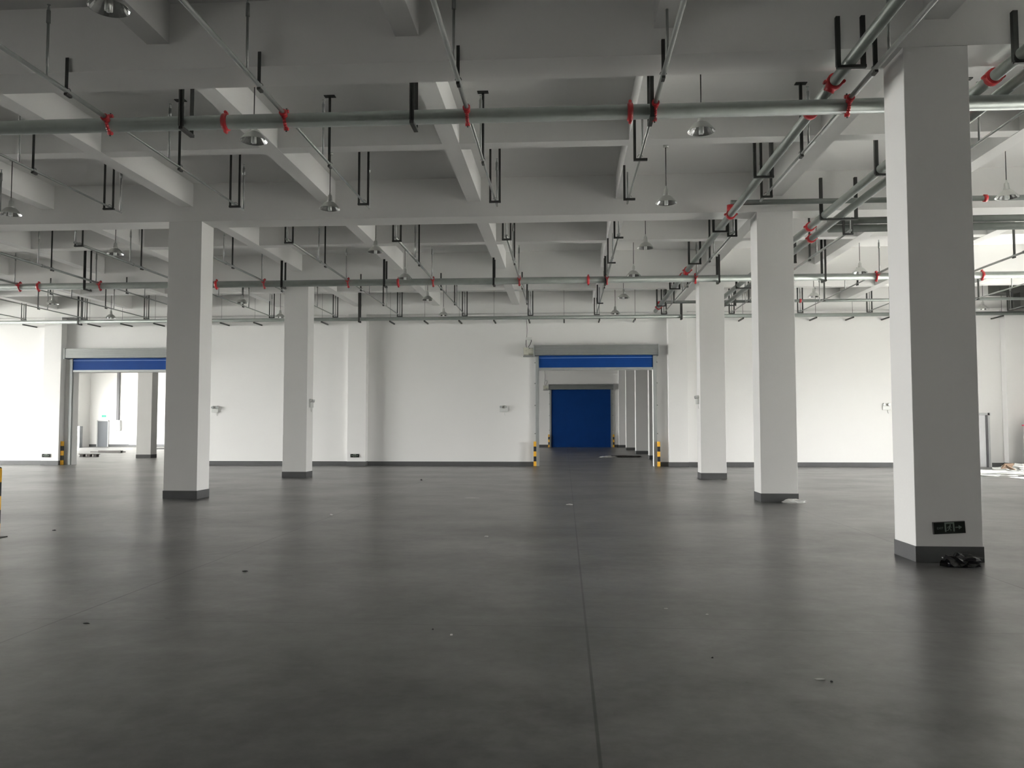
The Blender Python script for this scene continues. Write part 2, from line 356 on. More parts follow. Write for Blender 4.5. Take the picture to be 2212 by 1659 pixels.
# ------------------------------------------------------------------ roller shutters
def shutter(x0, x1, y, label, closed=False, drop=3.92, motor=True, cable=True):
    r = empty('roller_shutter', ((x0 + x1) / 2, y, 0), label, 'shutter door', 'roller shutters with blue curtains')
    hw = (x1 - x0) / 2
    h = MB(); h.box(-hw - 0.16, hw + 0.16, -0.42, -0.02, 4.50, 4.90)
    for i in range(4): h.box(-hw - 0.15, hw + 0.15, -0.432, -0.418, 4.54 + i * 0.09, 4.585 + i * 0.09)
    h.build('housing', M['steel'], r, bevel=0.008)
    for s in (-1, 1): MB().box(min(s * (hw + 0.16), s * (hw + 0.19)), max(s * (hw + 0.16), s * (hw + 0.19)), -0.45, -0.01, 4.46, 4.92).build('end_plate', M['railm'], r)
    z0 = 0.03 if closed else drop + 0.09
    c = MB(); z = z0; n = 0
    while z < 4.50:                       # slats with a rolled edge
        zt = min(z + 0.100, 4.52)
        c.box(-hw + 0.02, hw - 0.02, -0.105, -0.085, z, zt - 0.008); c.box(-hw + 0.02, hw - 0.02, -0.098, -0.085, zt - 0.008, zt); z = zt; n += 1
    cu = c.build('curtain', M['blue'], r)
    MB().box(-hw + 0.02, hw - 0.02, -0.12, -0.07, z0 - 0.085, z0).build('bottom_bar', M['railm'] if not closed else M['blue'], cu)
    if not closed: MB().box(-hw + 0.02, hw - 0.02, -0.112, -0.104, 4.40, 4.416).build('pale_strip', M['bluebar'], cu)
    for s in (-1, 1):
        g = MB(); xa = s * hw
        g.box(min(xa, xa - s * -0.12), max(xa, xa + s * 0.12), -0.13, -0.02, 0.0, 4.47); g.box(xa - 0.012, xa + 0.012, -0.14, -0.06, 0, 4.47)
        rl = g.build('guide_rail', M['railm'], r)
        for zz in (1.3, 2.45, 3.35, 4.2): MB().box(min(xa + s * 0.12, xa + s * 0.17), max(xa + s * 0.12, xa + s * 0.17), -0.05, -0.01, zz, zz + 0.04).build('fixing_lug', M['steel'], rl)
    if motor:
        m = MB(); m.cyl((-hw - 0.20, -0.24, 4.66), (-hw - 0.42, -0.24, 4.66), 0.15, 16); m.box(-hw - 0.60, -hw - 0.40, -0.36, -0.12, 4.52, 4.82)
        m.cyl((-hw - 0.50, -0.40, 4.70), (-hw - 0.50, -0.36, 4.70), 0.03, 10)
        mo = m.build('motor', M['motor'], r, bevel=0.02)
        MB().box(-hw - 0.62, -hw - 0.19, -0.33, -0.15, 4.44, 4.49).build('motor_bracket', M['steel'], mo)
        k = MB(); xm = -hw - 0.48
        k.path([(xm, -0.22, 4.80), (xm - 0.03, -0.12, 4.95), (xm - 0.03, -0.03, 5.16)], 0.012)
        k.path([(xm + 0.04, -0.22, 4.80), (xm + 0.14, -0.12, 4.98), (xm + 0.18, -0.04, 5.10), (xm + 0.18, -0.03, 5.22)], 0.014)
        k.path([(xm + 0.10, -0.30, 4.81), (xm + 0.24, -0.32, 4.70), (xm + 0.28, -0.28, 4.76)], 0.013)
        k.path([(xm - 0.01, -0.03, 5.25), (xm + 0.01, -0.03, 5.60), (xm - 0.02, -0.03, 6.0)], 0.009)
        k.build('cable', M['cable'], r)
        MB().box(xm - 0.05, xm + 0.20, -0.05, -0.005, 5.16, 5.27).build('junction_box', M['plastic'], r)
    return r
shutter(DX0, DX1, D1, 'central blue roller shutter, rolled up above the doorway with its motor on the left')
shutter(LX0, LX1, D1, 'half hidden blue roller shutter rolled up above the bright left doorway', motor=False)
shutter(-1.10, 3.55, D2, 'closed blue roller shutter on the far wall, framed by the central doorway', closed=True)
def guard(x, y, label, h=1.0):
    r = empty('hazard_post', (x, y, 0), label, 'corner guard', 'yellow and black corner guards')
    MB().box(-0.055, 0.055, -0.04, 0.04, 0.0, h).build('striped_post', M['stripes'], r, bevel=0.004)
    MB().box(-0.075, 0.075, -0.055, 0.055, 0.0, 0.01).build('foot_plate', M['iron'], r)
guard(DX0 - 0.15, D1 - 0.22, 'yellow and black corner guard at the left foot of the central doorway')
guard(DX1 + 0.17, D1 - 0.22, 'yellow and black corner guard at the right foot of the central doorway')
guard(LX0 - 0.28, D1 - 0.22, 'yellow and black corner guard beside the left doorway')
guard(-1.28, D2 - 0.22, 'far small hazard striped guard left of the closed shutter')
guard(3.74, D2 - 0.22, 'far small hazard striped guard right of the closed shutter')
# striped bollard at the left edge of the picture
r = empty('bollard', (-8.235, 11.35, 0), 'orange and black striped bollard cut by the left picture edge', 'bollard')
MB().cyl((0, 0, 0), (0, 0, 1.0), 0.06, 16).build('striped_post', M['stripes'], r); MB().cyl((0, 0, 1.0), (0, 0, 1.02), 0.06, 16, 0.045).build('cap', M['black'], r)
MB().box(-0.11, 0.11, -0.11, 0.11, 0, 0.012).build('base_plate', M['iron'], r)

# ------------------------------------------------------------------ sprinkler pipework
ZM, YM1, YM2 = 5.90, 11.0, 23.77
ZB = 5.96
RM = 0.10
BX = [1.23 + 2.56 * k for k in range(-9, 7)]
def collar(mb, c, axis, r, w=0.06, t=0.022, ears=True):
    """a grooved coupling: two raised rims, a body and two bolted ears"""
    c = Vector(c); ax = Vector(axis).normalized()
    mb.cyl(c - ax * w / 2, c + ax * w / 2, r + t, 20)
    for s in (-1, 1): mb.cyl(c + ax * (s * w / 2 - 0.008), c + ax * (s * w / 2 + 0.008), r + t * 0.55, 20)
    if ears:
        for s in (-1, 1):
            up = Vector((0, 0, 1))
            q = c + up * s * (r + t + 0.016); side = ax.cross(up)
            mb.cyl(q - side * 0.035, q + side * 0.035, 0.022, 8)
def clampshape(x, mbr, mbb):
    """branch clamp round the main pipe: a curved strap with a saddle at the camera side"""
    n = 14; R = RM + 0.014
    for i in range(n):
        a0 = math.radians(-105 + 210 * i / n); a1 = math.radians(-105 + 210 * (i + 1) / n)
        p0 = (x, -R * math.cos(a0), R * math.sin(a0)); p1 = (x, -R * math.cos(a1), R * math.sin(a1))
        mbr.cyl(p0, p1, 0.024, 8)
    mbr.cyl((x, -RM, 0.03), (x, -RM - 0.07, 0.05), 0.046, 14); mbr.cyl((x, -RM - 0.05, 0.045), (x, -RM - 0.085, 0.055), 0.052, 14)
    for s in (-1, 1):
        mbr.cyl((x - 0.03, -0.02, s * (R + 0.012)), (x + 0.03, -0.02, s * (R + 0.012)), 0.026, 8)
def main_pipe(y, label, x0, x1, couplings, clamps):
    r = empty('main_pipe', (0, y, ZM), label, 'pipe', 'large sprinkler mains across the hall')
    MB().cyl((x0, 0, 0), (x1, 0, 0), RM, 24).build('pipe_run', M['galv'], r)
    for cx in couplings:
        if not seen((cx, y, ZM)): continue
        m = MB(); collar(m, (cx, 0, 0), (1, 0, 0), RM); m.build('pipe_coupling', M['red'], r)
    for cx in clamps:
        if not seen((cx, y, ZM)): continue
        a = MB(); clampshape(cx, a, None); k = a.build('branch_clamp', M['red'], r)
        for sg in (-1, 1): MB().cyl((cx, -0.02, sg * 0.104), (cx, -0.02, sg * 0.166), 0.012, 6).build('clamp_bolt', M['bolt'], k)
    return r
X0P, X1P = XL_WALL + 0.1, XR_WALL - 0.05
main_pipe(YM1, 'nearest large grey main pipe crossing the whole picture under the ceiling', X0P, X1P, [-10.4, -4.77, 0.90], BX)
main_pipe(YM2, 'second large grey main pipe with red clamps, beyond the second pillar row', X0P, X1P, [-16.1, -10.5, -4.94, 0.69, 6.3, 11.85], BX)
r = empty('main_pipe', (0, 32.5, 5.98), 'grey pipe running along the top of the back wall', 'pipe')
MB().cyl((X0P, 0, 0), (X1P, 0, 0), 0.075, 16).build('pipe_run', M['galv'], r)

def bname(k):      # where a branch pipe lies
    n = int(round((BX[k] - 1.23) / 2.56))
    if n == 1: return 'closest to the right pillars'
    if n < 1: return f'{nth(-n)} left of the right pillars'
    return f'{nth(n - 2)} beyond the right pillars'
def riser_parts(parent, ys, y0):
    for y in ys:
        m = MB(); m.cyl((0, y - y0, 0), (0, y - y0, 0.70), 0.017, 8); m.cyl((0, y - y0, 0.70), (0, y - y0, 0.86), 0.026, 8, 0.024)
        k = m.build('riser', M['galv_thin'], parent)
        MB().cyl((0, y - y0, 0.86), (0, y - y0, 0.93), 0.02, 8, 0.006).cyl((0, y - y0, 0.93), (0, y - y0, 0.936), 0.022, 8).build('sprinkler_head', M['railm'], k)
def branch(k, ya, yb, ym, ys, near):
    x = BX[k]
    pts = [(x, ya + (yb - ya) * i / 20, ZB) for i in range(21)]
    if not any(seen(p, 5) for p in pts): return
    where = 'of the nearest main pipe' if near else 'of the second main pipe'
    r = empty('branch_pipe', (x, (ya + yb) / 2, ZB), f'thin branch {where}, {bname(k)}', 'pipe', 'thin sprinkler branch pipes')
    y0 = (ya + yb) / 2
    m = MB(); m.cyl((0, ya - y0, 0), (0, ym - 0.1 - y0, 0), 0.030, 12); m.cyl((0, ym + 0.1 - y0, 0), (0, yb - y0, 0), 0.020, 10)
    m.cyl((0, ya - y0 + 2.6, 0), (0, ya - y0 + 2.66, 0), 0.038, 12)
    m.cyl((0, ym - 0.16 - y0, 0), (0, ym + 0.12 - y0, 0), 0.026, 10)
    m.build('pipe_run', M['galv_thin'], r)
    riser_parts(r, [y for y in ys if seen((x, y, ZB + 0.3), 20)], y0)
for k in range(len(BX)):
    branch(k, 3.6, 15.82, YM1, (6.4, 9.55, 12.7, 15.78), True)
    branch(k, 18.33, 31.35, YM2, (18.36, 20.8, 23.5, 26.35, 28.95, 31.3), False)

# hangers of black angle iron
def hanger(kind, x, y, zf, ztop, label, wid=0.18, group='black steel pipe hangers', leg=0.042, plate=False):
    r = empty('pipe_hanger', (x, y, zf), label, 'pipe hanger', group)
    h = ztop - zf; L = leg / 2
    def legm(px, py):
        m = MB(); m.box(px - L, px + L, py - 0.004, py + 0.004, 0, h); m.box(px - L, px - L + 0.008, py, py + leg, 0, h)
        m.build('leg', M['iron'], r)
    if kind == 'single': legm(0, 0); MB().box(-L, L, -0.02, 0.10, -0.03, 0).build('foot', M['iron'], r)
    if kind == 'U': legm(-wid / 2, 0); legm(wid / 2, 0); MB().box(-wid / 2 - L, wid / 2 + L, -0.02, 0.03, -0.035, 0).build('foot', M['iron'], r)
    if kind == 'L': legm(-wid / 2, 0); MB().box(-wid / 2 - L, wid / 2 + L, -0.02, 0.03, -0.035, 0).build('foot', M['iron'], r)
    if kind == 'main':
        for s in (-1, 1):
            m = MB(); m.box(-0.028, 0.028, s * 0.15 - 0.005, s * 0.15 + 0.005, 0, h); m.box(-0.028, -0.02, min(s * 0.15, s * 0.15 + s * 0.05), max(s * 0.15, s * 0.15 + s * 0.05), 0, h)
            m.build('leg', M['iron'], r)
        MB().box(-0.03, 0.03, -0.18, 0.18, -0.04, 0).build('foot', M['iron'], r)
    if plate: MB().box(-0.09, 0.09, -0.05, 0.05, h - 0.012, h + 0.003).build('ceiling_plate', M['iron'], r)
    m = MB(); n = 10; R = 0.04 if kind != 'main' else RM + 0.006
    if kind != 'main':
        c0 = R - 0.005
        for i in range(n):
            a0, a1 = math.pi * i / n, math.pi * (i + 1) / n
            m.cyl((R * math.cos(a0), 0.03, c0 + R * math.sin(a0)), (R * math.cos(a1), 0.03, c0 + R * math.sin(a1)), 0.006, 6)
        m.build('pipe_clip', M['galv_thin'], r)
    return r
def on_beam(x):
    for b in BEAMX:
        if abs(x - b) < 0.34: return min(max(x, b - 0.09), b + 0.09), HL
    return x, HS
for (ym, name) in ((YM1, 'nearest main pipe'), (YM2, 'second main pipe')):
    for i, x in enumerate((-20.9, -17.75, -14.55, -11.6, -8.33, -5.34, -2.11, 1.07, 4.22, 7.45, 10.7, 13.9)):
        xx, zt = on_beam(x)
        if seen((xx, ym, 6.0), 10): hanger('main', xx, ym, ZM - RM - 0.005, zt, f'black hanger straddling the {name}, {nth(i)} from the left wall', group='hangers of the main pipes', leg=0.05)
spots1 = (('single', 9.95, 6.40, False, 'before the first beam'), ('single', 13.05, HS, True, 'with ceiling plate'), ('U', 15.35, HS, False, 'before the second beam'))
spots2 = (('U', 18.50, HS, False, 'behind the second beam'), ('single', 21.36, HS, False, 'before the second joist'),
          ('single', 25.22, 6.44, False, 'before the third beam'), ('single', 28.4, HS, False, 'past the third beam'), ('U', 31.3, HS, False, 'at the back wall'))
for k, x in enumerate(BX):
    for (kind, y, zt, pl, wh) in spots1 + spots2:
        if not seen((x, y, ZB), 5): continue
        if abs(x - 1.23) < 0.1 and zt == HS: kind = 'L'
        zz = zt
        for b in BEAMX:                       # never let a leg run up through a joist
            if abs(x - b) < 0.15 + 0.02 and zt == HS: zz = HL
        hanger(kind, x if kind != 'L' else x + 0.0, y, ZB - (0.030 if y < YM2 else 0.03), zz,
               f'black hanger {wh}, of the branch {bname(k)}', wid=0.18, group='hangers of the branch pipes', plate=pl and zz == HS)

# lengthways mains near the right pillar row
ZL, RL = 6.08, 0.074
def long_main(x, y0, y1, label, collars, r_=RL, z=ZL):
    r = empty('long_pipe', (x, y0, z), label, 'pipe', 'large pipes running towards the back wall')
    MB().cyl((0, 0, 0), (0, y1 - y0, 0), r_, 20).build('pipe_run', M['galv'], r)
    for cy in collars:
        if not seen((x, cy, z), 30): continue
        m = MB(); collar(m, (0, cy - y0, 0), (0, 1, 0), r_, w=0.10, t=0.030, ears=False)
        for s in (-1, 1): m.cyl((s * (r_ + 0.045), cy - y0 - 0.03, 0), (s * (r_ + 0.045), cy - y0 + 0.03, 0), 0.022, 8)
        m.build('pipe_coupling', M['red'], r)
    return r
lp = long_main(3.51, 2.0, 31.7, 'large pipe running to the back wall left of the right pillar row, with red couplings', [5.2, 10.62, 11.62, 17.25, 23.4, 24.3, 30.6])
for cy in (10.62, 17.25, 23.4, 30.6):            # tees
    m = MB(); up = 1 if cy in (17.25, 30.6) else -0.55
    m.cyl((-0.01, cy - 2.0, 0), (-0.01 if up > 0 else -0.06, cy - 2.0 + (0 if up > 0 else 0.05), 0.2 * up), 0.075, 16, 0.07); m.build('tee_fitting', M['red'], lp)
long_main(5.50, 2.0, 31.5, 'left pipe of the twin pipes to the right of the pillar row', [10.6, 11.9, 18.45], 0.075)
long_main(5.87, 2.0, 31.5, 'right pipe of the twin pipes to the right of the pillar row', [10.3, 12.3, 19.6], 0.075)
for y, wh in ((9.95, 'before the first beam'), (14.35, 'behind the first joist'), (18.36, 'behind the second beam'), (22.0, 'behind the second joist'), (26.0, 'behind the third beam'), (29.7, 'nearest the back wall')):
    if seen((3.51, y, 6.0), 5): hanger('U', 3.50, y, ZL - RL - 0.005, 6.62 if y < 10 else HS, f'black cradle {wh}, under the single long pipe', wid=0.30, group='cradle hangers of the long pipes', leg=0.05)
for y, wh in ((9.95, 'before the first beam'), (14.35, 'behind the first joist'), (17.42, 'before the second beam'), (22.0, 'behind the second joist'), (26.0, 'behind the third beam'), (29.7, 'nearest the back wall')):
    if seen((5.8, y, 6.0), 90): hanger('U', 5.80, y, ZL - 0.08, 6.62 if y < 10 else 6.88 if y < 18 and y > 17 else HS, f'wide black cradle {wh}, under the twin long pipes', wid=0.72, group='cradle hangers of the long pipes', leg=0.06)
def cross_pipe(x0, x1, y, z, r_, label, m='galv'):
    r = empty('cross_pipe', (x0, y, z), label, 'pipe', 'short pipes running off to the right wall')
    MB().cyl((0, 0, 0), (x1 - x0, 0, 0), r_, 18).build('pipe_run', M[m], r)
    if r_ < 0.07: mm = MB(); collar(mm, (5.2, 0, 0), (1, 0, 0), r_, ears=False); mm.build('pipe_coupling', M['red'], r)
    return r
cross_pipe(3.51, X1P, 17.25, 6.33, 0.055, 'grey pipe running right from the long pipe, above the second pillar of the right row')
cross_pipe(3.51, X1P, 30.6, 6.26, 0.055, 'far grey pipe running right from the long pipe, before the back wall')
cross_pipe(6.0, X1P, 18.75, 6.29, 0.085, 'upper one of two stacked thick pipes right of the nearest pillar')
cross_pipe(6.0, X1P, 18.75, 6.10, 0.085, 'lower one of two stacked thick pipes right of the nearest pillar')
# wall pipe brackets
i = 0; x = -24.0; segn = {}
while x < 17.5:
    if seen((x, 32.5, 5.9), 5) and not any(a - 0.1 < x < a + CW + 0.1 for a in COLX):
        seg = [(-22.2, 'left of the leftmost half pillar'), (-16.2, 'above the left shutter'), (-9.0, 'between left shutter and mid half pillar'), (-1.1, 'right of the mid half pillar'), (3.6, 'above the central shutter'), (99, 'right of the central shutter')]
        sg = next(t for e_, t in seg if x < e_); segn[sg] = segn.get(sg, -1) + 1
        r = empty('wall_bracket', (x, D1, 5.90), f'{nth(segn[sg])} small bracket under the wall pipe {sg}', 'bracket', 'brackets of the back wall pipe')
        MB().box(-0.025, 0.025, -0.90, 0, -0.055, -0.005).build('arm', M['iron'], r)
        MB().cyl((0, -0.785, -0.01), (0, -0.785, HS - 5.90), 0.005 if x < 0 else 0.007, 6).build('rod', M['iron'], r)
    x += 1.41; i += 1
for x in (-20.2, -8.35, 4.62):
    r = empty('pipe_hanger', (x, 32.5, 5.885), f'double black hanger of the back wall pipe at the {"left" if x < -15 else "mid" if x < 0 else "right"} half pillar', 'pipe hanger', 'double hangers of the back wall pipe')
    for s in (-1, 1): MB().box(-0.028, 0.028, s * 0.12 - 0.02, s * 0.12 + 0.02, 0, HS - 5.885).build('leg', M['iron'], r)
    MB().box(-0.03, 0.03, -0.15, 0.15, -0.04, 0).build('foot', M['iron'], r)

# ------------------------------------------------------------------ lamps
ZR = 5.95
lamp0 = None
def make_lamp(loc, label):
    r = empty('high_bay_lamp', loc, label, 'ceiling lamp', 'round high bay lamps on rods')
    MB().cyl((0, 0, 0.30), (0, 0, HS - ZR - 0.02), 0.009, 8).build('rod', M['cable'], r)
    MB().cyl((0, 0, HS - ZR - 0.05), (0, 0, HS - ZR + 0.002), 0.05, 14).build('ceiling_cup', M['alu_out'], r)
    MB().lathe([(0.001, 0.34), (0.014, 0.335), (0.018, 0.29), (0.040, 0.27), (0.046, 0.20), (0.056, 0.16), (0.056, 0.135), (0.001, 0.135)], seg=20).build('lamp_holder', M['alu_out'], r)
    prof = [(0.058, 0.140), (0.085, 0.128), (0.115, 0.102), (0.148, 0.064), (0.178, 0.026), (0.200, 0.0)]
    MB().lathe([(a + 0.004, b + 0.003) for a, b in prof] + [(0.204, -0.002)], seg=32).build('reflector_shell', M['alu_out'], r)
    MB().lathe([(0.001, 0.130)] + prof + [(0.204, -0.001)], seg=24, smooth=False).build('reflector', M['alu'], r)
    t = MB()
    for i in range(4):
        a = math.pi / 4 + i * math.pi / 2; t.cyl((0.024 * math.cos(a), 0.024 * math.sin(a), 0.12), (0.024 * math.cos(a), 0.024 * math.sin(a), -0.035), 0.018, 10)
    t.cyl((0, 0, 0.125), (0, 0, 0.09), 0.042, 14); t.build('lamp_tubes', M['tube'], r)
    return r
lamps = [(-4.72, 7.95), (-4.72, 11.9), (-4.68, 15.78), (-4.70, 19.8), (-4.68, 23.42), (-4.70, 27.5), (-4.74, 31.4),
         (2.02, 11.95), (1.98, 15.8), (1.97, 19.8), (1.98, 23.42), (1.98, 27.5), (1.94, 31.4),
         (-11.32, 15.75), (-11.30, 19.6), (-11.32, 27.7), (-11.3, 31.5), (-18.1, 27.5), (-18.1, 31.2),
         (8.40, 15.85), (8.34, 23.42), (8.34, 27.7), (15.5, 31.1), (-4.72, 4.1), (2.0, 8.0)]
rowname = {-5: 'in the row left of centre', 2: 'in the row before the central doorway', -11: 'in the second row left of centre', -18: 'in the outermost left row', 8: 'in the row right of the pillars', 16: 'beside the corner duct', 15: 'beside the corner duct'}
cnt = {}
for (x, y) in sorted(lamps, key=lambda q: q[1]):
    if not seen((x, y, ZR), 25): continue
    key = round(x) if round(x) != -5 else -5
    n = cnt.get(key, 0); cnt[key] = n + 1
    lab = f'silver bell lamp, {nth(n)} from the front {rowname.get(key, "")}'
    if lamp0 is None: lamp0 = make_lamp((x, y, ZR), lab)
    else: l = copy_tree(lamp0, (x, y, ZR)); l['label'] = lab

# ------------------------------------------------------------------ emergency lights and signs
def twin_light(loc, rotz, label):
    r = empty('emergency_light', loc, label, 'emergency light', 'white twin head emergency lights', rotz)
    MB().box(-0.15, 0.15, -0.06, 0.0, -0.10, 0.06).build('battery_box', M['plastic'], r, bevel=0.01)
    for s in (-1, 1):
        h = MB(); h.cyl((s * 0.09, -0.03, 0.06), (s * 0.09, -0.03, 0.09), 0.014, 8); h.cyl((s * 0.09, 0.0, 0.13), (s * 0.10, -0.09, 0.11), 0.05, 14, 0.056); k = h.build('lamp_head', M['plastic'], r)
        MB().cyl((s * 0.10, -0.092, 0.11), (s * 0.10, -0.10, 0.109), 0.048, 14).build('lens', M['lens'], k)
    MB().path([(0.05, -0.02, -0.10), (0.055, -0.012, -0.2), (0.09, -0.008, -0.24)], 0.008).build('cord', M['plastic'], r)
twin_light((-2.53, D1, 2.30), 0, 'white twin head emergency light on the mid back wall, left of the central doorway')
twin_light((-14.66, D1, 2.30), 0, 'emergency light on the back wall peeping out right of the left front pillar')
twin_light((12.75, D1, 2.36), 0, 'emergency light on the back wall left of the nearest pillar')
twin_light((16.0, D1, 2.36), 0, 'emergency light above the pale door at the right corner')
twin_light((COLX[2] + CW, ROWS[5] + 0.35, 2.32), math.pi / 2, 'emergency light on the side of the smaller left pillar')
twin_light((COLX[3], ROWS[5] + 0.35, 2.40), -math.pi / 2, 'emergency light on the side of the pillar right of the central doorway')
def exit_sign(loc, label, tilt=0.0, arrow='right'):
    r = empty('exit_sign', loc, label, 'exit sign', 'low black exit signs'); r.rotation_euler = (0, tilt, 0)
    MB().box(-0.185, 0.185, -0.026, 0.0, -0.072, 0.072).build('sign_case', M['signrim'], r, bevel=0.004)
    MB().box(-0.178, 0.178, -0.030, -0.026, -0.066, 0.066).build('sign_face', M['signblk'], r)
    m = MB(); y0, y1 = -0.034, -0.030
    m.box(-0.056, 0.056, y0, y1, 0.046, 0.064); m.box(-0.056, -0.040, y0, y1, -0.045, 0.046); m.box(0.040, 0.056, y0, y1, -0.045, 0.046)   # doorway
    m.build('doorway_mark', M['signmark'], r)
    p = MB()      # running figure
    p.cyl((0.010, y1, 0.032), (0.010, y0, 0.032), 0.008, 12)
    def limb(a, b, w):
        a, b = Vector(a), Vector(b); d = (b - a).normalized(); n = Vector((-d.y, d.x)) * w / 2
        p.poly([(a + n)[:], (b + n)[:], (b - n)[:], (a - n)[:]], y0, y1)
    limb((0.004, 0.022), (-0.006, -0.010), 0.015); limb((0.004, 0.018), (-0.022, 0.008), 0.006); limb((-0.022, 0.008), (-0.026, -0.006), 0.006)
    limb((0.006, 0.016), (0.024, 0.004), 0.006); limb((-0.006, -0.008), (0.014, -0.020), 0.008); limb((0.014, -0.020), (0.012, -0.040), 0.007)
    limb((-0.006, -0.008), (-0.014, -0.026), 0.008); limb((-0.014, -0.026), (-0.034, -0.032), 0.007)
    p.build('running_figure', M['signmark'], r)
    a = MB()
    a.box(0.066, 0.110, y0, y1, -0.004, 0.008); a.poly([(0.105, 0.026), (0.142, 0.002), (0.105, -0.022)], y0, y1)
    if arrow == 'both': a.box(-0.110, -0.066, y0, y1, -0.004, 0.008); a.poly([(-0.105, 0.026), (-0.142, 0.002), (-0.105, -0.022)], y0, y1)
    a.build('arrow', M['signmark'], r)
    if arrow != 'both':
        cu = bpy.data.curves.new('letters', 'FONT'); cu.body = 'EXIT'; cu.size = 0.036; cu.extrude = 0.001; cu.align_x = 'CENTER'; cu.align_y = 'CENTER'
        tmp = bpy.data.objects.new('tmp', cu); COL.objects.link(tmp); bpy.context.view_layer.update(); me = bpy.data.meshes.new_from_object(tmp); bpy.data.objects.remove(tmp)
        o = bpy.data.objects.new('lettering', me); COL.objects.link(o); o.parent = r; o.location = (-0.108, -0.032, -0.002); o.rotation_euler = (math.pi / 2, 0, 0); o.data.materials.clear(); o.data.materials.append(M['signmark'])
exit_sign((4.515, ROWS[3], 0.408), 'tilted black exit sign with arrow on the nearest pillar', tilt=-0.055)
exit_sign((-8.60, ROWS[6], 0.42), 'black exit sign low on the half pillar in mid back wall', arrow='both')
exit_sign((-21.75, ROWS[6], 0.40), 'grey looking exit sign low on the leftmost half pillar', arrow='both')

# ------------------------------------------------------------------ right corner: door, cabinet, duct, rubbish
r = empty('steel_door', (16.15, D1, 0), 'pale steel door at the right end of the back wall, behind the nearest pillar', 'door')
MB().box(-0.45, 0.45, -0.03, -0.01, 0.02, 2.05).build('door_leaf', M['doorw'], r)
f = MB(); f.box(-0.52, -0.45, -0.09, 0, 0, 2.13); f.box(0.45, 0.52, -0.09, 0, 0, 2.13); f.box(-0.52, 0.52, -0.09, 0, 2.05, 2.13); f.build('door_frame', M['greybox'], r)
MB().box(0.38, 0.45, -0.07, -0.03, 0.0, 2.05).build('dark_reveal', M['duct'], r)  # dark strip standing in for the reveal, its darkness put into the colour
MB().cyl((-0.36, -0.03, 1.0), (-0.36, -0.08, 1.0), 0.02, 10).box(-0.37, -0.25, -0.09, -0.075, 0.99, 1.01).build('door_handle', M['railm'], r)
r = empty('hydrant_cabinet', (17.75, 32.2, 0), 'white hydrant cabinet with a red strip at the right picture edge', 'cabinet')
MB().box(-0.30, 0.30, -0.15, 0.15, 0.0, 1.62).build('cabinet_body', M['greybox'], r, bevel=0.01)
MB().box(-0.32, 0.32, -0.17, 0.17, 1.62, 1.67).build('red_top', M['pink'], r)
MB().box(-0.26, 0.26, -0.158, -0.150, 0.15, 1.50).build('cabinet_door', M['plastic'], r)
r = empty('air_duct', (17.2, 31.6, 6.0), 'dark angular duct under the ceiling in the far right corner', 'duct')
MB().box(-1.0, 0.85, -0.3, 0.5, 0.60, 1.09).box(-0.25, 0.85, -0.3, 0.5, 0.0, 0.60).build('duct_body', M['darkduct'], r, bevel=0.01)

def crumple(name, loc, size, m, label, cat, seed, flat=0.5, group=None, n=2, parent=None):
    bm = bmesh.new(); bmesh.ops.create_icosphere(bm, subdivisions=n, radius=1.0); rnd = random.Random(seed)
    for v in bm.verts:
        k = 0.62 + 0.55 * rnd.random(); v.co = Vector((v.co.x * size[0] * k, v.co.y * size[1] * k, max(-0.35, v.co.z * k) * size[2] * flat))
    zm = min(v.co.z for v in bm.verts)
    for v in bm.verts: v.co.z -= zm
    mb = MB(); mb.bm.free(); mb.bm = bm
    o = mb.build(name, m, parent, loc=loc)
    if parent is None: tag(o, label, cat, group)
    return o
crumple('plastic_bag', (4.52, 9.72, 0), (0.24, 0.09, 0.13), M['bag'], 'crumpled shiny black plastic bag at the foot of the nearest pillar', 'plastic bag', 3, 0.9, n=3)
crumple('plastic_bag', (4.80, 17.52, 0), (0.24, 0.10, 0.07), M['paper'], 'crumpled white plastic at the foot of the second pillar on the right', 'litter', 5, 0.9, n=3)
crumple('debris_sheet', (13.4, 28.3, 0), (2.2, 1.0, 0.12), M['paper'], 'heap of white sheeting on the floor at the right edge', 'litter', 11, 0.9, n=4)
crumple('debris_sheet', (16.6, 30.4, 0), (1.1, 0.7, 0.22), M['paper'], 'white crumpled heap furthest right on the floor', 'litter', 12, 0.9, n=4)
r = empty('cardboard_box', (14.75, 28.3, 0.18), 'torn brown cardboard lying on the white sheeting at right', 'cardboard', rotz=0.5)
MB().box(-0.26, 0.22, -0.02, 0.02, 0.0, 0.20, rot=Matrix.Rotation(0.7, 3, 'X')).build('side_panel', M['brown'], r)
MB().box(-0.20, 0.28, -0.10, 0.10, 0.04, 0.06, rot=Matrix.Rotation(0.35, 3, 'Y')).build('flap', M['brown'], r)
crumple('floor_scrap', (2.2, 42.8, 0), (0.45, 0.3, 0.12), M['paper'], 'white scrap heap on the floor beyond the central doorway', 'litter', 21, n=3)
crumple('rubble_heap', (3.1, 43.2, 0), (0.9, 0.35, 0.14), M['timber'], 'low dark rubbish heap on the floor beyond the central doorway', 'litter', 22, n=3)

